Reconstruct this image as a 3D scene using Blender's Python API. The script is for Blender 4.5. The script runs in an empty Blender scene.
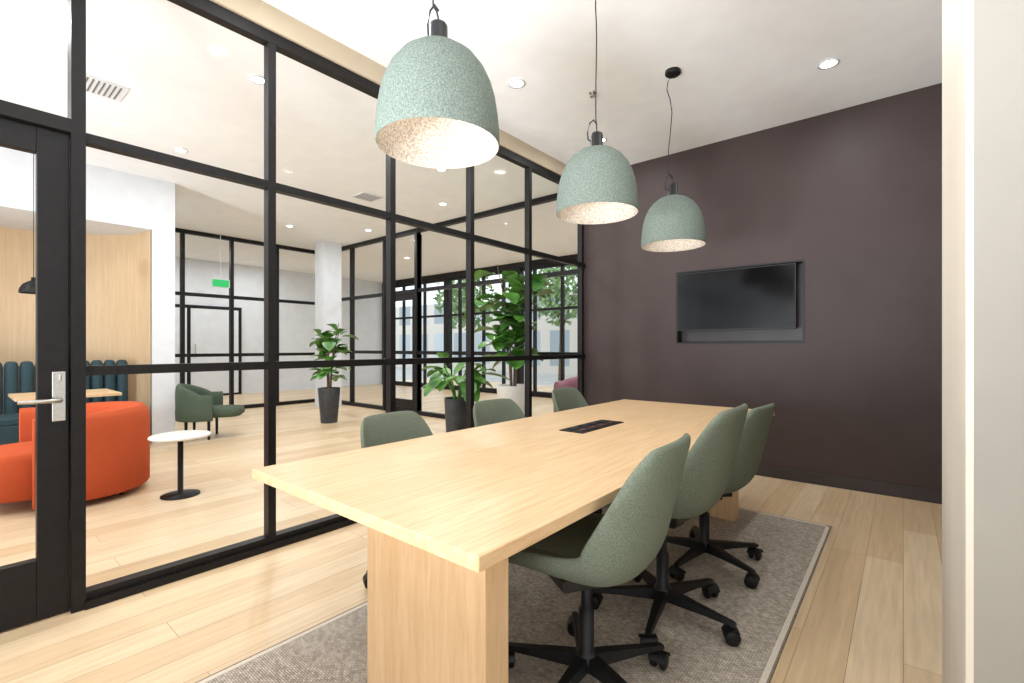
import bpy, math, random
from mathutils import Vector, Matrix
random.seed(4)
S=bpy.context.scene
S.view_settings.view_transform='Standard'
S.view_settings.look='None'
S.view_settings.exposure=0.08

def lin(c):
    out=[]
    for v in c:
        v=v/255.0
        out.append(v/12.92 if v<=0.04045 else ((v+0.055)/1.055)**2.4)
    return (out[0],out[1],out[2],1.0)

# ------------------------------------------------------------ materials
def newmat(name):
    m=bpy.data.materials.new(name); m.use_nodes=True
    nt=m.node_tree; nt.nodes.clear()
    o=nt.nodes.new('ShaderNodeOutputMaterial')
    b=nt.nodes.new('ShaderNodeBsdfPrincipled')
    nt.links.new(b.outputs[0],o.inputs[0])
    return m,nt,b,o

def mat_noise(name,c1,c2,scale=20,rough=0.6,stretch=(1,1,1),metal=0.0,bump=0.0,spec=0.5,detail=4,lo=0.35,hi=0.65):
    m,nt,b,o=newmat(name)
    tc=nt.nodes.new('ShaderNodeTexCoord'); mp=nt.nodes.new('ShaderNodeMapping')
    mp.inputs['Scale'].default_value=stretch
    n=nt.nodes.new('ShaderNodeTexNoise'); n.inputs['Scale'].default_value=scale; n.inputs['Detail'].default_value=detail
    r=nt.nodes.new('ShaderNodeValToRGB')
    r.color_ramp.elements[0].color=lin(c1); r.color_ramp.elements[1].color=lin(c2)
    r.color_ramp.elements[0].position=lo; r.color_ramp.elements[1].position=hi
    nt.links.new(tc.outputs['Object'],mp.inputs[0]); nt.links.new(mp.outputs[0],n.inputs['Vector'])
    nt.links.new(n.outputs['Fac'],r.inputs[0]); nt.links.new(r.outputs[0],b.inputs['Base Color'])
    b.inputs['Roughness'].default_value=rough; b.inputs['Metallic'].default_value=metal
    b.inputs['Specular IOR Level'].default_value=spec
    if bump:
        bp=nt.nodes.new('ShaderNodeBump'); bp.inputs['Strength'].default_value=bump; bp.inputs['Distance'].default_value=0.005
        nt.links.new(n.outputs['Fac'],bp.inputs['Height']); nt.links.new(bp.outputs[0],b.inputs['Normal'])
    return m

def mat_floor():
    m,nt,b,o=newmat('oak_floor')
    N=nt.nodes.new; L=nt.links.new
    tc=N('ShaderNodeTexCoord'); mp=N('ShaderNodeMapping'); mp.inputs['Rotation'].default_value=(0,0,math.radians(90))
    br=N('ShaderNodeTexBrick'); br.inputs['Scale'].default_value=1.0
    br.inputs['Brick Width'].default_value=1.7; br.inputs['Row Height'].default_value=0.165
    br.inputs['Mortar Size'].default_value=0.0014; br.inputs['Mortar Smooth'].default_value=0.3
    br.offset=0.37; br.offset_frequency=3
    br.inputs['Color1'].default_value=lin((232,209,176)); br.inputs['Color2'].default_value=lin((214,185,147))
    br.inputs['Mortar'].default_value=lin((164,134,100))
    L(tc.outputs['Object'],mp.inputs[0]); L(mp.outputs[0],br.inputs['Vector'])
    mp2=N('ShaderNodeMapping'); mp2.inputs['Scale'].default_value=(14,0.8,1)
    n=N('ShaderNodeTexNoise'); n.inputs['Scale'].default_value=3; n.inputs['Detail'].default_value=6; n.inputs['Distortion'].default_value=0.6
    L(tc.outputs['Object'],mp2.inputs[0]); L(mp2.outputs[0],n.inputs['Vector'])
    r=N('ShaderNodeValToRGB'); r.color_ramp.elements[0].position=0.3; r.color_ramp.elements[1].position=0.7
    r.color_ramp.elements[0].color=(0.86,0.84,0.80,1); r.color_ramp.elements[1].color=(1.05,1.04,1.03,1)
    L(n.outputs['Fac'],r.inputs[0])
    mx=N('ShaderNodeMix'); mx.data_type='RGBA'; mx.blend_type='MULTIPLY'; mx.inputs[0].default_value=1.0
    L(br.outputs['Color'],mx.inputs[6]); L(r.outputs[0],mx.inputs[7]); L(mx.outputs[2],b.inputs['Base Color'])
    b.inputs['Roughness'].default_value=0.34; b.inputs['Specular IOR Level'].default_value=0.45
    bp=N('ShaderNodeBump'); bp.inputs['Strength'].default_value=0.15; bp.inputs['Distance'].default_value=0.002
    L(br.outputs['Fac'],bp.inputs['Height']); bp.invert=True; L(bp.outputs[0],b.inputs['Normal'])
    return m

def mat_wood(name,c1,c2,stretch,rough=0.4,scale=3.0):
    m,nt,b,o=newmat(name); N=nt.nodes.new; L=nt.links.new
    tc=N('ShaderNodeTexCoord'); mp=N('ShaderNodeMapping'); mp.inputs['Scale'].default_value=stretch
    n=N('ShaderNodeTexNoise'); n.inputs['Scale'].default_value=scale; n.inputs['Detail'].default_value=8; n.inputs['Distortion'].default_value=0.4
    n.inputs['Roughness'].default_value=0.7
    L(tc.outputs['Object'],mp.inputs[0]); L(mp.outputs[0],n.inputs['Vector'])
    r=N('ShaderNodeValToRGB'); r.color_ramp.elements[0].position=0.3; r.color_ramp.elements[1].position=0.64
    r.color_ramp.elements[0].color=lin(c1); r.color_ramp.elements[1].color=lin(c2)
    L(n.outputs['Fac'],r.inputs[0]); L(r.outputs[0],b.inputs['Base Color'])
    b.inputs['Roughness'].default_value=rough; b.inputs['Specular IOR Level'].default_value=0.4
    return m

def mat_glass(refl=0.07):
    m=bpy.data.materials.new('clear_glass'); m.use_nodes=True; nt=m.node_tree; nt.nodes.clear()
    o=nt.nodes.new('ShaderNodeOutputMaterial'); mx=nt.nodes.new('ShaderNodeMixShader')
    t=nt.nodes.new('ShaderNodeBsdfTransparent'); t.inputs[0].default_value=(0.975,0.985,0.985,1)
    g=nt.nodes.new('ShaderNodeBsdfGlossy'); g.inputs['Roughness'].default_value=0.01
    lw=nt.nodes.new('ShaderNodeLayerWeight'); lw.inputs[0].default_value=0.12
    ma=nt.nodes.new('ShaderNodeMath'); ma.operation='MULTIPLY'; ma.inputs[1].default_value=0.45
    nt.links.new(lw.outputs['Fresnel'],ma.inputs[0]); nt.links.new(ma.outputs[0],mx.inputs[0])
    nt.links.new(t.outputs[0],mx.inputs[1]); nt.links.new(g.outputs[0],mx.inputs[2]); nt.links.new(mx.outputs[0],o.inputs[0])
    return m

def mat_emit(name,c,s):
    m,nt,b,o=newmat(name)
    b.inputs['Base Color'].default_value=lin(c); b.inputs['Emission Color'].default_value=lin(c); b.inputs['Emission Strength'].default_value=s
    return m

def mat_rug():
    m,nt,b,o=newmat('woven_rug'); N=nt.nodes.new; L=nt.links.new
    tc=N('ShaderNodeTexCoord')
    br=N('ShaderNodeTexBrick'); br.inputs['Scale'].default_value=1
    br.inputs['Brick Width'].default_value=0.02; br.inputs['Row Height'].default_value=0.008; br.inputs['Mortar Size'].default_value=0.0014
    br.inputs['Color1'].default_value=lin((210,198,184)); br.inputs['Color2'].default_value=lin((178,167,154)); br.inputs['Mortar'].default_value=lin((144,135,124))
    L(tc.outputs['Object'],br.inputs['Vector'])
    n=N('ShaderNodeTexNoise'); n.inputs['Scale'].default_value=60; n.inputs['Detail'].default_value=5
    L(tc.outputs['Object'],n.inputs['Vector'])
    r=N('ShaderNodeValToRGB'); r.color_ramp.elements[0].position=0.35; r.color_ramp.elements[1].position=0.65
    r.color_ramp.elements[0].color=(0.72,0.71,0.69,1); r.color_ramp.elements[1].color=(1.1,1.1,1.1,1)
    L(n.outputs['Fac'],r.inputs[0])
    mx=N('ShaderNodeMix'); mx.data_type='RGBA'; mx.blend_type='MULTIPLY'; mx.inputs[0].default_value=1
    L(br.outputs['Color'],mx.inputs[6]); L(r.outputs[0],mx.inputs[7]); L(mx.outputs[2],b.inputs['Base Color'])
    b.inputs['Roughness'].default_value=0.95; b.inputs['Specular IOR Level'].default_value=0.1
    bp=N('ShaderNodeBump'); bp.inputs['Strength'].default_value=0.4; bp.inputs['Distance'].default_value=0.003
    L(n.outputs['Fac'],bp.inputs['Height']); L(bp.outputs[0],b.inputs['Normal'])
    return m

def mat_facade():
    m,nt,b,o=newmat('building_facade'); N=nt.nodes.new; L=nt.links.new
    tc=N('ShaderNodeTexCoord'); mp=N('ShaderNodeMapping'); mp.inputs['Rotation'].default_value=(math.radians(90),0,0)
    br=N('ShaderNodeTexBrick'); br.offset=0; br.inputs['Scale'].default_value=1
    br.inputs['Brick Width'].default_value=1.7; br.inputs['Row Height'].default_value=2.3; br.inputs['Mortar Size'].default_value=0.3
    br.inputs['Color1'].default_value=lin((200,210,216)); br.inputs['Color2'].default_value=lin((158,168,176)); br.inputs['Mortar'].default_value=lin((214,208,198))
    L(tc.outputs['Object'],mp.inputs[0]); L(mp.outputs[0],br.inputs['Vector']); L(br.outputs['Color'],b.inputs['Base Color'])
    b.inputs['Roughness'].default_value=0.8
    return m

M={}
M['floor']=mat_floor()
M['ceil']=mat_noise('ceiling_paint',(244,245,247),(248,249,250),5,0.85)
M['white']=mat_noise('white_paint',(218,221,226),(224,227,231),5,0.8)
M['dark']=mat_noise('aubergine_paint',(68,56,54),(72,60,58),3,0.5,spec=0.25)
M['darkbase']=mat_noise('aubergine_trim',(52,44,43),(58,50,49),6,0.45)
M['greige']=mat_noise('greige_paint',(146,141,132),(154,149,140),2,0.8)
M['cream']=mat_noise('cream_trim',(206,196,180),(212,203,188),2,0.6,(3,3,.3))
M['beige']=mat_noise('beige_soffit',(188,172,148),(196,180,156),4,0.8)
M['black']=mat_noise('black_steel',(17,15,15),(23,21,21),30,0.45,bump=0.02,spec=0.3)
M['blackpl']=mat_noise('black_plastic',(16,16,17),(23,23,24),40,0.45,spec=0.35)
M['steel']=mat_noise('brushed_nickel',(175,170,162),(196,192,184),80,0.28,(1,1,8),metal=1)
M['glass']=mat_glass()
M['table']=mat_wood('oak_table_top',(202,164,120),(226,195,154),(24,1.1,10),0.36)
M['tableleg']=mat_wood('oak_table_leg',(204,164,118),(223,189,147),(12,12,0.9),0.42)
M['panelwood']=mat_wood('oak_wall_panel',(204,174,136),(218,190,154),(10,10,0.6),0.5)
M['fabric']=mat_noise('sage_fabric',(92,100,86),(120,127,112),280,0.95,bump=0.35,spec=0.15)
M['felt']=mat_noise('sage_felt',(94,104,97),(128,137,129),200,1.0,bump=0.5,spec=0.05,lo=0.35,hi=0.65)
M['feltin']=mat_noise('felt_lining',(160,148,134),(208,199,187),130,0.95,spec=0.1,lo=0.36,hi=0.6)
M['rug']=mat_rug()
M['rugedge']=mat_noise('rug_binding',(206,194,178),(218,207,192),90,0.9)
M['rugline']=mat_noise('rug_border_line',(118,106,94),(136,124,110),90,0.9)
M['orange']=mat_noise('orange_fabric',(174,74,42),(196,90,54),200,0.9,bump=0.3,spec=0.15)
M['teal']=mat_noise('teal_fabric',(38,62,70),(50,76,84),150,0.85,bump=0.2)
M['olive']=mat_noise('olive_fabric',(62,76,60),(80,94,76),150,0.85,bump=0.2)
M['pink']=mat_noise('mauve_fabric',(160,110,122),(186,136,146),150,0.9)
M['leaf']=mat_noise('leaf_green',(46,98,38),(110,164,70),6,0.4)
M['treeleaf']=mat_noise('tree_foliage',(96,128,84),(152,178,124),3,0.7)
M['bark']=mat_noise('bark',(92,74,54),(120,98,74),40,0.9)
M['potw']=mat_noise('white_ceramic',(222,220,214),(232,230,226),8,0.5)
M['potd']=mat_noise('charcoal_ceramic',(48,50,54),(62,64,68),12,0.5)
M['grille']=mat_noise('vent_grille',(110,112,114),(120,122,124),12,0.5)
M['soil']=mat_noise('soil',(40,30,22),(66,50,38),60,1)
M['screen']=mat_noise('tv_screen',(6,6,8),(9,9,12),3,0.14,spec=0.35)
M['red']=mat_noise('outlet_brown',(66,34,30),(80,42,36),20,0.5)
M['bulb']=mat_emit('warm_bulb',(255,244,226),2.2)
M['lamp']=mat_emit('downlight_lens',(255,252,248),14)
M['exit']=mat_emit('exit_green',(30,170,90),.5)
M['facade']=mat_facade()
M['pave']=mat_noise('pavement',(170,170,168),(190,189,186),3,0.9)
M['tabletopw']=mat_noise('white_laminate',(226,222,214),(234,230,222),6,0.35)
M['art']=mat_noise('abstract_print',(210,190,170),(120,110,105),4,0.7)

# ------------------------------------------------------------ mesh builder
class B:
    def __init__(s): s.v=[]; s.f=[]; s.m=[]; s.sm=[]; s.mats=[]
    def mi(s,k):
        if k not in s.mats: s.mats.append(k)
        return s.mats.index(k)
    def add(s,vs,fs,k,smooth=False,T=None):
        o=len(s.v)
        for p in vs:
            p=Vector(p)
            if T is not None: p=T@p
            s.v.append(tuple(p))
        i=s.mi(k)
        for f in fs: s.f.append([o+a for a in f]); s.m.append(i); s.sm.append(smooth)
    def box(s,x0,y0,z0,x1,y1,z1,k,T=None):
        vs=[(x0,y0,z0),(x1,y0,z0),(x1,y1,z0),(x0,y1,z0),(x0,y0,z1),(x1,y0,z1),(x1,y1,z1),(x0,y1,z1)]
        s.add(vs,[(0,3,2,1),(4,5,6,7),(0,1,5,4),(1,2,6,5),(2,3,7,6),(3,0,4,7)],k,False,T)
    def rings(s,R,k,cap=True,smooth=True,T=None,closed=False):
        n=len(R[0]); vs=[p for r in R for p in r]; fs=[]
        L=len(R)
        for i in range(L if closed else L-1):
            a=i*n; b=((i+1)%L)*n
            for j in range(n):
                j2=(j+1)%n
                fs.append((a+j,a+j2,b+j2,b+j))
        s.add(vs,fs,k,smooth,T)
        if cap and not closed:
            s.add(R[0],[tuple(range(n))[::-1]],k,False,T); s.add(R[-1],[tuple(range(n))],k,False,T)
    def lathe(s,prof,k,seg=40,T=None,cap=False,smooth=True):
        R=[[(r*math.cos(2*math.pi*j/seg),r*math.sin(2*math.pi*j/seg),z) for j in range(seg)] for r,z in prof]
        s.rings(R,k,cap,smooth,T)
    def cyl(s,x,y,z,r,h,k,seg=24,r2=None,T=None):
        r2=r if r2 is None else r2
        TT=Matrix.Translation((x,y,z))
        if T is not None: TT=T@TT
        s.lathe([(r,0),(r2,h)],k,seg,TT,True)
    def tube(s,pts,rad,k,seg=10,T=None):
        pts=[Vector(p) for p in pts]
        if not isinstance(rad,(list,tuple)): rad=[rad]*len(pts)
        R=[]
        for i,p in enumerate(pts):
            d=(pts[min(i+1,len(pts)-1)]-pts[max(i-1,0)]).normalized()
            up=Vector((0,0,1)) if abs(d.z)<0.9 else Vector((1,0,0))
            a=d.cross(up).normalized(); b=a.cross(d).normalized()
            R.append([p+a*rad[i]*math.cos(2*math.pi*j/seg)+b*rad[i]*math.sin(2*math.pi*j/seg) for j in range(seg)])
        s.rings(R,k,True,True,T)
    def mesh(s,name):
        me=bpy.data.meshes.new(name); me.from_pydata(s.v,[],s.f)
        for k in s.mats: me.materials.append(M[k])
        for i,p in enumerate(me.polygons): p.material_index=s.m[i]; p.use_smooth=s.sm[i]
        me.update(); return me
    def finish(s,name,bevel=0,loc=(0,0,0),rot=0,parent=None,sub=0,segs=2,me=None):
        me=me or s.mesh(name)
        ob=bpy.data.objects.new(name,me); S.collection.objects.link(ob)
        ob.location=loc; ob.rotation_euler=(0,0,rot)
        if parent: ob.parent=parent
        if bevel:
            md=ob.modifiers.new('bevel','BEVEL'); md.width=bevel; md.segments=segs; md.limit_method='ANGLE'; md.angle_limit=math.radians(50)
        if sub:
            md=ob.modifiers.new('sub','SUBSURF'); md.levels=sub; md.render_levels=sub
        return ob
def empty(name,loc=(0,0,0),rot=0):
    e=bpy.data.objects.new(name,None); S.collection.objects.link(e); e.location=loc; e.rotation_euler=(0,0,rot); e.empty_display_size=0.2; return e

# ------------------------------------------------------------ constants
GX=-2.93; FY=4.88; H=3.22; LH=3.30; SFY=5.4
# ------------------------------------------------------------ shell
b=B(); b.box(-14,-5,-0.1,3.2,12,0,'floor'); b.finish('floor')
b=B(); b.box(GX-0.03,-3.5,H,3.2,FY+0.12,H+0.2,'ceil'); b.finish('ceiling')
b=B(); b.box(-14,-5,LH,GX-0.03,SFY,LH+0.12,'ceil'); b.box(-14,SFY,LH,0.5,9.3,LH+0.12,'ceil'); b.finish('ceiling_lounge')
nx0,nx1,nz0,nz1=-1.82,-0.675,1.235,1.975
b=B()
b.box(GX-0.03,FY,0,nx0,FY+0.14,H,'dark'); b.box(nx1,FY,0,0.45,FY+0.14,H,'dark')
b.box(nx0,FY,0,nx1,FY+0.14,nz0,'dark'); b.box(nx0,FY,nz1,nx1,FY+0.14,H,'dark'); b.box(nx0,FY+0.12,nz0,nx1,FY+0.14,nz1,'darkbase')
b.finish('wall_far')
b=B(); b.box(GX+0.03,FY-0.014,0,0.33,FY,0.10,'darkbase'); b.finish('baseboard_far',bevel=0.003)
b=B(); b.box(0.33,2.14,0,0.45,FY,H,'greige'); b.finish('wall_right')
b=B(); b.box(0.112,1.36,0,2.9,2.14,H,'greige'); b.finish('wall_entry')
b=B(); b.box(0.10,1.36,0,0.112,2.14,H,'cream'); b.finish('trim_1')
b=B(); b.box(GX-0.05,-3.5,3.08,GX+0.05,FY,H,'beige'); b.finish('trim_2')

# ------------------------------------------------------------ glazed partition
def bars(b,ys,zs,X,w,dep,y0,y1,axis='y',k='black',z0=0,z1=3.08,bot=0.07,top=0.07):
    def bx(a0,a1,c0,c1):
        if axis=='y': b.box(X-dep/2,a0,c0,X+dep/2,a1,c1,k)
        else: b.box(a0,X-dep/2,c0,a1,X+dep/2,c1,k)
    for y in ys: bx(y-w/2,y+w/2,z0,z1)
    e=0.002
    for z in zs:
        if axis=='y': b.box(X-dep/2+e,y0,z-w/2,X+dep/2-e,y1,z+w/2,k)
        else: b.box(y0,X-dep/2+e,z-w/2,y1,X+dep/2-e,z+w/2,k)
    if axis=='y':
        b.box(X-dep/2-e,y0,z0,X+dep/2+e,y1,z0+bot,k); b.box(X-dep/2-e,y0,z1-top,X+dep/2+e,y1,z1,k)
        b.add([(X,y0,z0),(X,y1,z0),(X,y1,z1),(X,y0,z1)],[(0,1,2,3)],'glass')
    else:
        b.box(y0,X-dep/2-e,z0,y1,X+dep/2+e,z0+bot,k); b.box(y0,X-dep/2-e,z1-top,y1,X+dep/2+e,z1,k)
        b.add([(y0,X,z0),(y1,X,z0),(y1,X,z1),(y0,X,z1)],[(0,1,2,3)],'glass')
b=B()
bars(b,[1.262,2.13,2.965,3.80,FY-0.07],[2.165,1.09],GX,0.045,0.06,0.40,FY)
b.box(GX-0.05,0.375,0,GX+0.05,0.425,3.08,'black')
b.box(GX-0.052,0.42,0,GX+0.06,FY,0.035,'black')
b.finish('wall_left')
b=B()  # transom and glazing over and beyond the door
b.box(GX-0.05,-3.5,2.165,GX+0.05,0.375,2.225,'black'); b.box(GX-0.05,-3.5,3.01,GX+0.05,0.375,3.08,'black')
b.box(GX-0.05,-0.66,0,GX+0.05,-0.60,3.08,'black')
b.add([(GX,-3.5,2.2),(GX,0.4,2.2),(GX,0.4,3.05),(GX,-3.5,3.05)],[(0,1,2,3)],'glass')
b.add([(GX,-3.5,0),(GX,-0.62,0),(GX,-0.62,2.2),(GX,-3.5,2.2)],[(0,1,2,3)],'glass')
b.box(GX-0.05,-3.5,0,GX+0.05,-0.66,0.07,'black')
for y in (-1.5,-2.4,-3.3): b.box(GX-0.035,y-.025,0,GX+0.035,y+.025,3.08,'black')
b.finish('window_1')
# door
d=empty('door_1',(GX,0,0))
b=B()
b.box(-0.025,0.268,0.008,0.025,0.371,2.16,'black'); b.box(-0.025,-0.596,0.008,0.025,-0.49,2.16,'black')
b.box(-0.024,-0.49,0.008,0.024,0.268,0.27,'black'); b.box(-0.024,-0.49,2.05,0.024,0.268,2.16,'black')
b.add([(0,-0.49,0.26),(0,0.27,0.26),(0,0.27,2.06),(0,-0.49,2.06)],[(0,1,2,3)],'glass')
b.finish('leaf',bevel=0.003,parent=d)
b=B()
b.box(0.025,0.315,0.87,0.033,0.36,1.09,'steel')
Tc=Matrix.Translation((0.033,0.338,1.065))@Matrix.Rotation(math.radians(90),4,'Y')
b.cyl(0,0,0,0.019,0.012,'steel',20,T=Tc); b.box(0.045,0.333,1.05,0.06,0.343,1.08,'steel')
Tc=Matrix.Translation((0.033,0.338,0.965))@Matrix.Rotation(math.radians(90),4,'Y')
b.cyl(0,0,0,0.017,0.02,'steel',20,T=Tc); b.tube([(0.05,0.338,0.965),(0.078,0.336,0.965),(0.085,0.32,0.965),(0.085,0.26,0.965),(0.083,0.205,0.967)],[0.010,0.010,0.010,0.009,0.008],'steel',12)
b.finish('lever_handle',bevel=0.002,parent=d)

# ------------------------------------------------------------ TV
b=B()
fw=0.014
b.box(nx0,FY-0.006,nz0,nx0+fw,FY+0.118,nz1,'blackpl'); b.box(nx1-fw,FY-0.006,nz0,nx1,FY+0.118,nz1,'blackpl')
b.box(nx0+fw,FY-0.006,nz0,nx1-fw,FY+0.118,nz0+fw,'blackpl'); b.box(nx0+fw,FY-0.006,nz1-fw,nx1-fw,FY+0.118,nz1,'blackpl')
b.finish('trim_3')
b=B()
b.box(nx0+0.02,FY-0.035,1.365,nx1-0.06,FY+0.015,nz1-0.025,'blackpl')
b.box(nx0+0.03,FY-0.0365,1.378,nx1-0.07,FY-0.034,nz1-0.035,'screen')
b.box(-1.45,FY+0.015,1.5,-1.05,FY+0.119,1.85,'blackpl')
b.finish('television',bevel=0.003)

# ------------------------------------------------------------ rug
b=B(); b.box(-1.92,0.3,0,-0.385,3.76,0.008,'rug')
for (x0,y0,x1,y1) in ((-1.93,0.29,-1.91,3.77),(-0.395,0.29,-0.375,3.77),(-1.93,0.29,-0.375,0.31),(-1.93,3.75,-0.375,3.77)):
    b.box(x0,y0,0,x1,y1,0.0092,'rugedge')
for (x0,y0,x1,y1) in ((-1.938,0.282,-1.93,3.778),(-0.375,0.282,-0.367,3.778),(-1.93,0.282,-0.375,0.29),(-1.93,3.77,-0.375,3.778)):
    b.box(x0,y0,0,x1,y1,0.0088,'rugline')
b.finish('area_rug')

# ------------------------------------------------------------ table
t=empty('conference_table')
TZ=0.74
b=B(); b.box(-1.895,0.75,TZ-0.036,-0.715,3.84,TZ,'table'); b.finish('top',bevel=0.003,parent=t)
b=B()
b.box(-1.45,0.955,0.0085,-0.885,1.055,TZ-0.036,'tableleg'); b.box(-1.45,3.45,0.0085,-0.885,3.55,TZ-0.036,'tableleg')
b.finish('legs',bevel=0.003,parent=t)
b=B(); b.box(-1.25,1.056,0.55,-1.15,3.449,TZ-0.037,'tableleg'); b.finish('stretcher',parent=t)
b=B()
b.box(-1.46,2.17,TZ,-1.31,2.65,TZ+0.005,'blackpl')
b.box(-1.448,2.185,TZ+0.005,-1.322,2.635,TZ+0.007,'black')
for i in range(4):
    y=2.21+i*0.105
    b.box(-1.43,y,TZ+0.007,-1.38,y+0.075,TZ+0.011,'blackpl'); b.box(-1.37,y,TZ+0.007,-1.335,y+0.06,TZ+0.010,'red')
b.finish('power_outlet_module',bevel=0.001)

# ------------------------------------------------------------ chairs
def chair_shell():
    P=[(.250,.435),(.238,.452),(.20,.462),(.10,.458),(-.03,.448),(-.12,.448),(-.185,.475),(-.222,.54),(-.248,.63),(-.272,.72),(-.297,.81),(-.315,.865),(-.326,.892)]
    W=[.19,.212,.225,.236,.243,.246,.248,.247,.243,.234,.214,.190,.165]
    C=[.000,.004,.014,.036,.064,.090,.112,.110,.090,.066,.044,.035,.030]
    TH=[.034,.056,.070,.082,.086,.088,.084,.074,.062,.054,.046,.038,.024]
    n=len(P); K=12
    top=[];bot=[]
    for i in range(n):
        a=Vector(P[max(i-1,0)]); c=Vector(P[min(i+1,n-1)])
        d=(c-a).normalized()
        nrm=Vector((d.y,-d.x))
        rt=[];rb=[]
        for j in range(K+1):
            u=-1+2*j/K
            s=math.sin(u*math.pi/2)*0.35+u*0.65
            off=C[i]*abs(u)**2.6
            th=TH[i]*(1-0.42*abs(u)**3)
            p=Vector(P[i])+nrm*off
            drop=0
            if i>=n-2: drop=-0.018*abs(u)**3
            pt=p+nrm*th/2; pb=p-nrm*th/2
            rt.append((pt.x-(0.02*abs(u)**3 if i<3 else 0),s*W[i],pt.y+drop)); rb.append((pb.x-(0.02*abs(u)**3 if i<3 else 0),s*W[i],pb.y+drop))
        top.append(rt); bot.append(rb)
    b=B(); vs=[]; fs=[]
    R=K+1
    for r in top: vs+=r
    for r in bot: vs+=r
    o=n*R
    for i in range(n-1):
        for j in range(K):
            a=i*R+j
            fs.append((a,a+1,a+R+1,a+R)); fs.append((o+a,o+a+R,o+a+R+1,o+a+1))
        a=i*R; fs.append((a,a+R,o+a+R,o+a)); a=i*R+K; fs.append((a,o+a,o+a+R,a+R))
    for j in range(K):
        fs.append((j,o+j,o+j+1,j+1)); a=(n-1)*R+j; fs.append((a,a+1,o+a+1,o+a))
    b.add(vs,fs,'fabric',True)
    return b.mesh('shell')
def chair_pad():
    b=B(); R=[]
    for (sc,z) in ((0.80,.455),(0.98,.468),(1.0,.488),(0.96,.504),(0.78,.511),(0.4,.514)):
        ring=[]
        for j in range(28):
            a=2*math.pi*j/28; c=math.cos(a); s=math.sin(a)
            x=0.035+0.200*sc*math.copysign(abs(c)**0.5,c); y=0.182*sc*math.copysign(abs(s)**0.5,s)
            ring.append((x,y,z))
        R.append(ring)
    b.rings(R,'fabric',True,True); return b.mesh('seat_pad')
def chair_base(seath):
    b=B()
    b.lathe([(0.0,0.065),(0.036,0.065),(0.040,0.075),(0.040,0.115),(0.030,0.125),(0.027,0.13),(0.027,0.27),(0.018,0.272),(0.018,seath-0.05)],'blackpl',24)
    b.box(-0.13,-0.09,seath-0.08,0.11,0.09,seath-0.045,'blackpl')
    b.box(-0.10,-0.045,seath-0.11,0.08,0.045,seath-0.07,'blackpl')
    b.tube([(0.0,0.05,seath-0.085),(0.0,0.16,seath-0.085),(0.0,0.21,seath-0.09)],0.006,'blackpl',8)
    for i in range(5):
        a=2*math.pi*i/5; T=Matrix.Rotation(a,4,'Z')
        R=[]
        for (x,w,z0,z1) in ((0.02,.024,.070,.118),(0.10,.022,.072,.110),(0.20,.018,.074,.098),(0.30,.014,.072,.088),(0.315,.012,.072,.084)):
            R.append([(x,-w,z0),(x,w,z0),(x,w*.8,z1),(x,-w*.8,z1)])
        b.rings(R,'blackpl',True,False,T)
        b.cyl(0.30,0,0.055,0.008,0.02,'blackpl',10,T=T)
        sw=Matrix.Translation((0.30,0,0.03))@Matrix.Rotation(a*3.1+0.6,4,'Z')
        for sy in (-0.028,0.008):
            TT=T@sw@Matrix.Translation((0,sy,0))@Matrix.Rotation(math.radians(-90),4,'X')
            b.lathe([(0.0,0),(0.024,0),(0.030,0.004),(0.030,0.016),(0.024,0.020),(0.0,0.020)],'blackpl',20,TT)
        TT=T@sw
        hood=[]
        for yy in (-0.031,0.031):
            hood.append([(0.034*math.cos(q),yy,0.034*math.sin(q)) for q in [math.radians(10+i2*16) for i2 in range(11)]])
        k=len(hood[0]); 
        b.add(hood[0]+hood[1],[(i3,i3+1,k+i3+1,k+i3) for i3 in range(k-1)],'blackpl',True,TT)
        b.cyl(0,-0.006,0.0,0.007,0.012,'blackpl',8,T=TT)
    return b.mesh('base')
SH=chair_shell(); PAD=chair_pad(); BASES={}
def chair(x,y,rot,base_rot,dz=0.0):
    e=empty('office_chair',(x,y,0.0093),math.radians(rot))
    B().finish('shell',me=SH,parent=e,sub=2,loc=(0,0,dz))
    B().finish('seat_pad',me=PAD,parent=e,sub=1,loc=(0,0,dz))
    k=round(0.46+dz,3)
    if k not in BASES: BASES[k]=chair_base(k)
    B().finish('base',me=BASES[k],parent=e,rot=math.radians(base_rot-rot))
chair(-0.86,1.45,184,57.6,0.01)
chair(-0.83,2.06,180,-6,0.06)
chair(-0.85,2.70,176,46,0.005)
chair(-1.79,1.53,3,-73,-0.05)
chair(-1.79,2.31,-4,50,-0.05)
chair(-1.80,3.20,2,10,-0.03)

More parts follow.
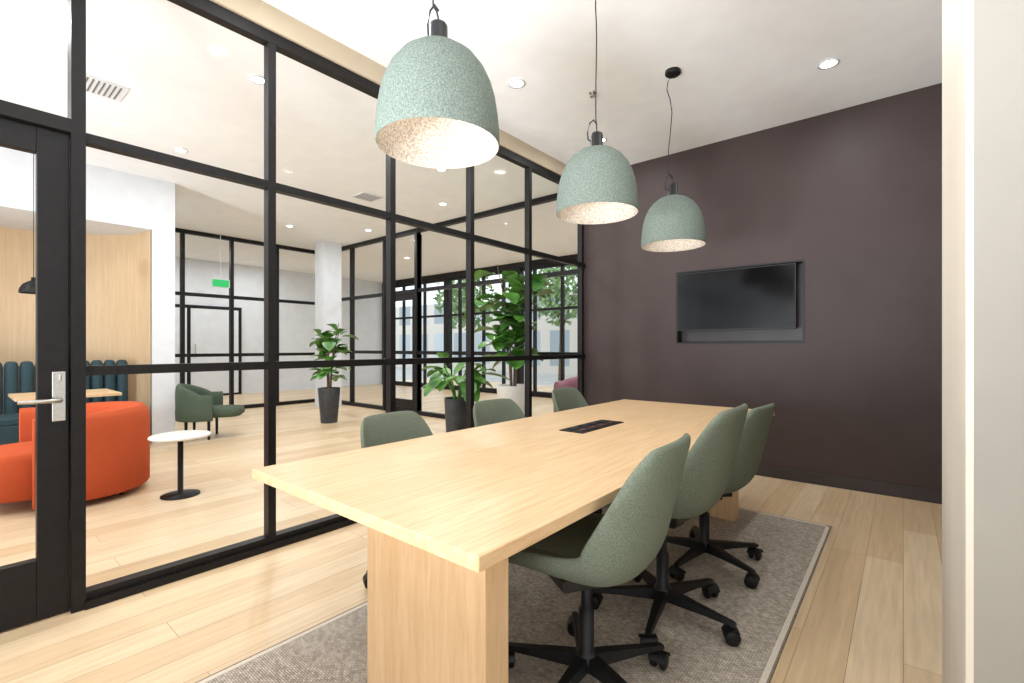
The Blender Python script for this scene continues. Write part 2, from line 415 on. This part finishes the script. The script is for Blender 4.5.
# ------------------------------------------------------------ pendants
def pendant(x,y,slack,rimz=1.94):
    e=empty('pendant_lamp',(x,y,rimz))
    b=B()
    out=[(.222,0),(.2255,.006),(.226,.02),(.223,.07),(.218,.12),(.210,.17),(.196,.22),(.174,.268),(.142,.31),(.100,.342),(.060,.358),(.034,.362)]
    inn=[(.030,.350),(.058,.346),(.096,.330),(.136,.298),(.165,.258),(.186,.212),(.199,.165),(.207,.12),(.212,.07),(.215,.02),(.216,.006),(.222,0)]
    b.lathe(out,'felt',64); b.lathe(inn,'feltin',64)
    b.lathe([(.0,.355),(.036,.355),(.038,.362),(.036,.375),(.034,.378),(.034,.44),(.030,.448),(.0,.448)],'blackpl',28)
    b.lathe([(.0,.25),(.02,.25),(.03,.29),(.028,.352),(0,.352)],'blackpl',20)
    b.lathe([(0.0,.185),(.02,.188),(.036,.205),(.04,.225),(.034,.245),(.02,.256),(0,.256)],'bulb',20)
    top=H-rimz
    b.lathe([(0,top),(.055,top),(.055,top-.022),(.048,top-.028),(0,top-.028)],'blackpl',28)
    px=slack
    b.tube([(0,0,.44),(0,0,.47),(px*.3,0,.50),(px*.95,0,.53),(px*1.1,0,.60),(px*.9,0,.72),(px*.5,0,.85),(px*.2,0,.98),(px*.6,0,1.08),(px*1.3,0,1.16),(px*1.1,0,1.21),(0,0,top-.02)],.0035,'blackpl',8)
    b.tube([(-.03,0,.41),(-.055,0,.43),(-.06,0,.47),(-.045,0,.52),(0-.02,0,.53),(0,0,.50)],.004,'blackpl',8)
    b.finish('shade',parent=e)
    l=bpy.data.lights.new('pendant_bulb','POINT'); l.energy=.9; l.color=(1,.98,.94); l.shadow_soft_size=.035
    o=bpy.data.objects.new('pendant_bulb',l); S.collection.objects.link(o); o.parent=e; o.location=(0,0,.14)
pendant(-1.32,1.17,-.03); pendant(-1.315,2.33,-.006); pendant(-1.30,3.42,-.035)

# ------------------------------------------------------------ downlights
def downlight(x,y,z,p,col=(.96,.98,1.0),size=.12):
    e=empty('recessed_downlight',(x,y,z))
    b=B(); b.lathe([(.052,-.001),(.065,-.001),(.068,-.006),(.05,-.008),(.05,-.002)],'white',28); b.lathe([(0,-.003),(.05,-.003)],'lamp',28)
    b.finish('lens',parent=e)
    l=bpy.data.lights.new('downlight','AREA'); l.shape='DISK'; l.size=size; l.energy=p; l.color=col
    o=bpy.data.objects.new('downlight',l); S.collection.objects.link(o); o.parent=e; o.location=(0,0,-.012)
for x,y in ((-.41,4.03),(-2.28,2.81),(-2.28,4.1),(-.41,2.55),(-2.28,1.2),(-.41,1.0),(-2.28,-.4),(-.41,-.6),(-1.35,-1.6)):
    downlight(x,y,H,7.6)
for x,y in ((-3.9,1.59),(-4.2,3.77),(-5.93,1.63),(-4.14,.1),(-8.2,3.86),(-6.2,-.8),(-6.4,3.0),(-8.9,2.2),(-4.2,-2.2),(-5.2,4.7),(-7.4,4.9)):
    downlight(x,y,LH,14)
for x,y in ((-4,7),(-6.5,7),(-9,7),(-11.8,3),(-11.8,5)):
    downlight(x,y,LH,24)
b=B(); b.lathe([(0,0),(.03,0),(.03,-.006),(.012,-.01),(.008,-.03),(.02,-.032),(.02,-.036),(0,-.036)],'steel',16); b.finish('sprinkler_head',loc=(-1.9,3.3,H))
def vent(x,y):
    b=B(); b.box(-.16,-.16,-.008,.16,.16,0,'white')
    for i in range(8): b.box(-.13,-.13+i*.034,-.011,.13,-.118+i*.034,-.007,'grille')
    b.finish('ceiling_vent',loc=(x,y,LH))
vent(-5.0,.82); vent(-5.77,3.81)
# unseen fill lights added out of frame to brighten room, lounge and ceilings
def fill_point(x,y,z,e,r):
    l=bpy.data.lights.new('fill_point','POINT'); l.energy=e; l.color=(.92,.96,1); l.shadow_soft_size=r
    o=bpy.data.objects.new('fill_point',l); S.collection.objects.link(o); o.location=(x,y,z)
def bounce(x,y,z,e,aim,cone=140,r=.3,bl=.5):  # added spot aimed upward to whiten the ceilings, not a fixture of the room
    l=bpy.data.lights.new('bounce_fill','SPOT'); l.energy=e; l.color=(.88,.94,1); l.shadow_soft_size=r; l.spot_size=math.radians(cone); l.spot_blend=bl
    o=bpy.data.objects.new('bounce_fill',l); S.collection.objects.link(o); o.location=(x,y,z)
    o.rotation_euler=Vector(aim).normalized().to_track_quat('-Z','Y').to_euler()
fill_point(-1.3,-1.5,2.2,22,.4)
fill_point(-5.2,-2.4,2.2,30,.4)
bounce(-1.2,-1.3,.8,170,(0,.55,.85))
bounce(-0.7,-1.2,.8,400,(-.10,.84,.56),80,.35,.9)
bounce(-2.2,-1.2,.8,300,(.25,.84,.52),80,.35,.9)
bounce(-5.2,-2.0,.7,220,(-.1,.6,.8))
bounce(-4.6,-2.6,.7,380,(-.15,.85,.5),75,.35,.9)

# ------------------------------------------------------------ lounge shell
b=B()
b.box(-8.6,-5,2.66,-7.2,1.68,LH,'white'); b.box(-8.6,1.68,0,-7.2,1.92,LH,'white'); b.box(-8.75,-5,0,-8.6,1.92,LH,'white')
b.finish('wall_lounge')
b=B()
pts=[]
for i in range(25):
    a=math.radians(90*i/24); pts.append((-7.3-1.15*math.sin(a), 1.66-1.3*(1-math.cos(a))))
pts=[(-7.22,1.67)]+pts+[(-8.45,-3.5)]
n=len(pts)
vs=[(x,y,0) for x,y in pts]+[(x,y,2.66) for x,y in pts]
b.add(vs,[(i,i+1,n+i+1,n+i) for i in range(n-1)],'panelwood',True); b.finish('wall_booth_panelling')
def frame_y(name,X,y0,y1,ys,zs,top=3.2):
    b=B(); bars(b,ys,zs,X,.06,.08,y0,y1,'y',z1=top); b.finish(name)
def frame_x(name,Y,x0,x1,xs,zs,top=3.2,extra=None):
    b=B(); bars(b,xs,zs,Y,.06,.08,x0,x1,'x',z1=top)
    if extra:
        for q in extra: b.box(*q,'black')
    b.finish(name)
frame_y('window_2',-9.9,1.96,5.36,[1.99,2.75,3.55,4.4,5.3],[2.15,1.05],LH)
frame_x('window_3',SFY,-9.86,-2.75,[-9.8,-8.73,-7.57,-6.63,-5.34,-4.17,-3.0],[2.2,1.1],LH,
  extra=[(-7.54,SFY-.025,0,-7.44,SFY+.025,2.17),(-6.76,SFY-.025,0,-6.66,SFY+.025,2.17),(-7.44,SFY-.024,0,-6.76,SFY+.024,.25),(-7.44,SFY-.024,2.05,-6.76,SFY+.024,2.17),(-7.6,SFY-.06,0,-7.54,SFY+.06,3.2),(-6.66,SFY-.06,0,-6.6,SFY+.06,3.2)])
b=B(); b.box(-9.15,4.82,0,-8.8,5.2,LH,'white'); b.finish('column')
b=B(); b.box(-13.2,-1,0,-13.05,9.3,LH,'white'); b.finish('wall_pantry')
b=B(); b.box(-13.045,2.6,0,-13.0,4.9,2.2,'black'); b.box(-13.0,2.68,.05,-12.99,3.7,2.12,'white'); b.box(-13.0,3.78,.05,-12.99,4.82,2.12,'white')
for y in (3.6,3.86): b.tube([(-12.98,y,.95),(-12.95,y,.97),(-12.95,y,1.25),(-12.98,y,1.27)],.01,'steel',8)
b.finish('door_2')
b=B(); b.box(-9.74,3.15,2.30,-9.70,3.45,2.45,'white'); b.box(-9.70,3.165,2.31,-9.695,3.435,2.44,'exit'); b.box(-9.725,3.295,2.45,-9.715,3.305,LH,'white')
b.finish('exit_sign')
b=B()
b.box(-13.2,9.15,0,1,9.3,.12,'black'); b.box(-13.2,9.15,3.15,1,9.3,LH,'black')
for x in (-13,-10,-7.4,-4.8,-2.2,.4): b.box(x-.1,9.15,.12,x+.1,9.3,3.15,'black')
b.finish('wall_back')
frame_x('window_4',9.22,-12.75,.15,[-12,-11,-9.5,-8.6,-7.9,-6.9,-6.1,-5.3,-4.3,-3.5,-2.7],[2.1],3.15)
b=B(); b.box(-30,19,-2,14,20,3.8,'facade'); b.finish('neighbouring_building')
b=B(); b.box(-30,9.4,-.3,14,19,-.12,'pave'); b.finish('pavement')
def street_tree(x,y,h,seed):
    rnd=random.Random(seed); b=B()
    b.tube([(0,0,0),(.03,.02,h*.3),(0,.04,h*.6)],[.09,.07,.04],'bark',10)
    for i in range(7):
        a=i*.9; b.tube([(0,.03,h*(.35+.03*i)),(.5*math.cos(a),.5*math.sin(a),h*.62),(.9*math.cos(a),.9*math.sin(a),h*.8)],[.035,.02,.01],'bark',6)
    for i in range(600):
        u=Vector((rnd.gauss(0,1),rnd.gauss(0,1),rnd.gauss(0,1))).normalized()*(rnd.random()**.4)
        p=Vector((u.x*1.35,u.y*1.35,h*.70+u.z*h*.28)); s=.12+.07*rnd.random()
        a=Vector((rnd.gauss(0,1),rnd.gauss(0,1),rnd.gauss(0,1))).normalized(); c=a.orthogonal().normalized()
        b.add([p-a*s,p+c*s*.5,p+a*s,p-c*s*.5],[(0,1,2,3)],'treeleaf')
    b.finish('street_tree',loc=(x,y,-.119))
street_tree(-14.2,14.2,4.8,2); street_tree(-4.6,13.2,4.4,3); street_tree(-10.3,15.4,5,4)

# ------------------------------------------------------------ lounge furniture
def arcpath(rx,ry,straight,n=20):
    pts=[(rx,-straight)]
    for i in range(n+1):
        a=math.pi*i/n; pts.append((rx*math.cos(a),ry*math.sin(a)))
    pts.append((-rx,-straight)); return pts
def tub(name,k,loc,rot,rx=.46,ry=.42,straight=.2,th=.13,z0=.1,zb=.78,za=.62,legs='black',seatz=.43):
    b=B(); P=arcpath(rx,ry,straight); n=len(P); R=[]
    for i,(x,y) in enumerate(P):
        a=Vector(P[max(i-1,0)]); c=Vector(P[min(i+1,n-1)]); d=(c-a).normalized(); nr=Vector((d.y,-d.x))
        hh=za+(zb-za)*max(0,y/ry)**.8 if y>0 else za
        f=(1 if 0<i<n-1 else .8)
        sec=[]
        for (u,w) in ((-.5,0),(-.5,.3),(-.5,.8),(-.42,.93),(-.2,1),(.2,1),(.42,.93),(.5,.8),(.5,.3),(.5,0),(.4,-.03),(-.4,-.03)):
            sec.append((x+nr.x*u*th*f,y+nr.y*u*th*f,z0+(hh-z0)*w))
        R.append(sec)
    b.rings(R,k,True,True)
    R=[]
    for sc,z in ((.9,z0+.02),(1,z0+.05),(1,seatz-.05),(.97,seatz-.01),(.85,seatz),(.3,seatz+.008)):
        ring=[]
        for j in range(32):
            a=2*math.pi*j/32; c=math.cos(a); s_=math.sin(a)
            ring.append(((rx-th/2-.005)*sc*math.copysign(abs(c)**.6,c), -.10+(ry-th/2+.10+.0)*sc*math.copysign(abs(s_)**.6,s_)))
        R.append([(x,min(y,ry),z) for x,y in ring])
    b.rings(R,k,True,True)
    for x,y in ((rx*.75,-straight*.6),(-rx*.75,-straight*.6),(rx*.65,ry*.6),(-rx*.65,ry*.6)):
        b.cyl(x,y,0,.014,z0+.03,legs,10,r2=.02)
    return b.finish(name,loc=loc,rot=rot)
tub('tub_armchair','orange',(-5.2,.69,0),0,rx=.44,ry=.42,straight=.27,th=.15,z0=.07,zb=.71,za=.69)
tub('lounge_armchair','olive',(-7.15,2.25,0),math.radians(150),rx=.29,ry=.29,straight=.14,th=.08,z0=.26,zb=.72,za=.58,seatz=.40)
tub('loveseat','pink',(-3.65,6.3,0),math.radians(0),rx=.5,ry=.4,straight=.2,th=.14,z0=.12,zb=.76,za=.66)
b=B()
b.lathe([(0,.47),(.205,.47),(.212,.478),(.212,.486),(.205,.492),(0,.492)],'tabletopw',40)
b.lathe([(0,0),(.135,0),(.135,.010),(.02,.018),(.02,.47),(0,.47)],'black',32); b.finish('side_table',loc=(-4.51,1.24,0))
b=B(); b.box(-7.65,-3.4,.0,-7.0,1.5,.40,'teal'); b.box(-7.66,-3.4,.40,-7.0,1.52,.47,'teal')
for i in range(40):
    y=1.52-.06-i*.12
    R=[]
    for z,s_ in ((.45,.9),(.48,1),(.98,1),(1.03,.8),(1.04,.4)):
        R.append([(-7.60+.075*s_*math.cos(q)*1.1,y+.06*s_*math.sin(q),z) for q in [2*math.pi*j/10 for j in range(10)]])
    b.rings(R,'teal',True,True)
b.finish('banquette',bevel=.015)
def cafe_table(x,y,sx,sy):
    b=B(); b.box(-sx/2,-sy/2,.71,sx/2,sy/2,.74,'table'); b.cyl(0,0,.02,.03,.69,'black'); b.cyl(0,0,0,.22,.02,'black',32); b.finish('cafe_table',bevel=.004,loc=(x,y,0))
cafe_table(-6.45,.8,.7,.75); cafe_table(-6.45,-.5,.7,.75)
b=B(); b.lathe([(.11,0),(.105,.04),(.08,.09),(.04,.12),(.02,.13),(.02,.16),(0,.16)],'black',32); b.tube([(0,0,.15),(0,0,LH-1.74)],.003,'black',6)
b.lathe([(0,LH-1.74),(.05,LH-1.74),(.05,LH-1.765),(0,LH-1.765)],'black',20)
b.lathe([(0,.05),(.03,.06),(.035,.09),(0,.12)],'bulb',16); b.finish('dome_pendant',loc=(-6.75,.60,1.74))
b=B(); b.box(-8.44,-.5,1.35,-8.41,.1,1.9,'potw'); b.box(-8.41,-.45,1.4,-8.405,.05,1.85,'art'); b.finish('framed_picture')

# ------------------------------------------------------------ plants
def plant(name,x,y,potr,poth,potk,stemh,n,leaf,spread,tall=True,seed=1):
    rnd=random.Random(seed); b=B()
    b.lathe([(0,0),(potr*.72,0),(potr*.75,.01),(potr,poth*.98),(potr,poth),(potr*.92,poth),(potr*.9,poth-.05),(0,poth-.05)],potk,32)
    b.lathe([(0,poth-.045),(potr*.9,poth-.045)],'soil',24)
    stems=[]
    ns=4 if tall else 6
    for i in range(ns):
        a=2*math.pi*i/ns+rnd.random(); sp=spread*(.45 if tall else .8)
        hh=stemh*(.75+.25*rnd.random()); p0=Vector((.03*math.cos(a),.03*math.sin(a),poth-.05))
        pts=[p0+Vector((sp*math.cos(a)*t*t,sp*math.sin(a)*t*t,hh*t)) for t in (0,.25,.5,.75,1)]
        b.tube(pts,[.014,.012,.010,.008,.005],'bark' if tall else 'leaf',7); stems.append(pts)
    for i in range(n):
        st=stems[i%ns]; t=(.22 if tall else .55)+(.76 if tall else .43)*rnd.random() ; k=min(int(t*4),3); f=t*4-k
        p=st[k].lerp(st[k+1],f)
        az=rnd.random()*6.283; el=rnd.uniform(-.3,.95); L=leaf*rnd.uniform(.7,1.15); W=L*(.38 if tall else .2)
        d=Vector((math.cos(az)*math.cos(el),math.sin(az)*math.cos(el),math.sin(el))); side=d.cross(Vector((0,0,1))).normalized(); up=side.cross(d)
        vs=[];fs=[]
        prof=((0,.05),(.12,.1),(.3,.62),(.5,.92),(.68,1),(.85,.72),(.96,.3),(1,.02))
        for (q,w) in prof:
            c=p+d*(L*q+.03)-Vector((0,0,1))*(L*.35*q*q)
            ww=W*w*(1+.06*math.sin(q*14))
            vs+=[c-side*ww+up*ww*.35, c, c+side*ww+up*ww*.35]
        for r in range(len(prof)-1):
            a=r*3; fs+=[(a,a+1,a+4,a+3),(a+1,a+2,a+5,a+4)]
        b.add(vs,fs,'leaf',True)
    b.finish(name,loc=(x,y,0))
plant('fiddle_leaf_fig',-3.95,4.80,.22,.70,'potw',1.66,95,.37,.66,True,3)
plant('potted_bird_of_paradise',-3.66,3.50,.13,.66,'potd',.42,34,.34,.35,False,5)
plant('potted_rubber_plant',-7.05,3.95,.17,.55,'potd',1.08,70,.27,.40,True,8)

# ------------------------------------------------------------ world
w=bpy.data.worlds.new('sky'); S.world=w; w.use_nodes=True
bg=w.node_tree.nodes['Background']; bg.inputs[0].default_value=(.90,.95,1,1); bg.inputs[1].default_value=1.7

# ------------------------------------------------------------ camera
c=bpy.data.cameras.new('camera'); c.lens=473/1024*36; c.sensor_width=36; c.shift_y=5.5/1024; c.clip_start=.02
co=bpy.data.objects.new('camera',c); S.collection.objects.link(co); co.location=(0,0,1.2); co.rotation_euler=(math.radians(90),0,math.radians(39.6))
S.camera=co
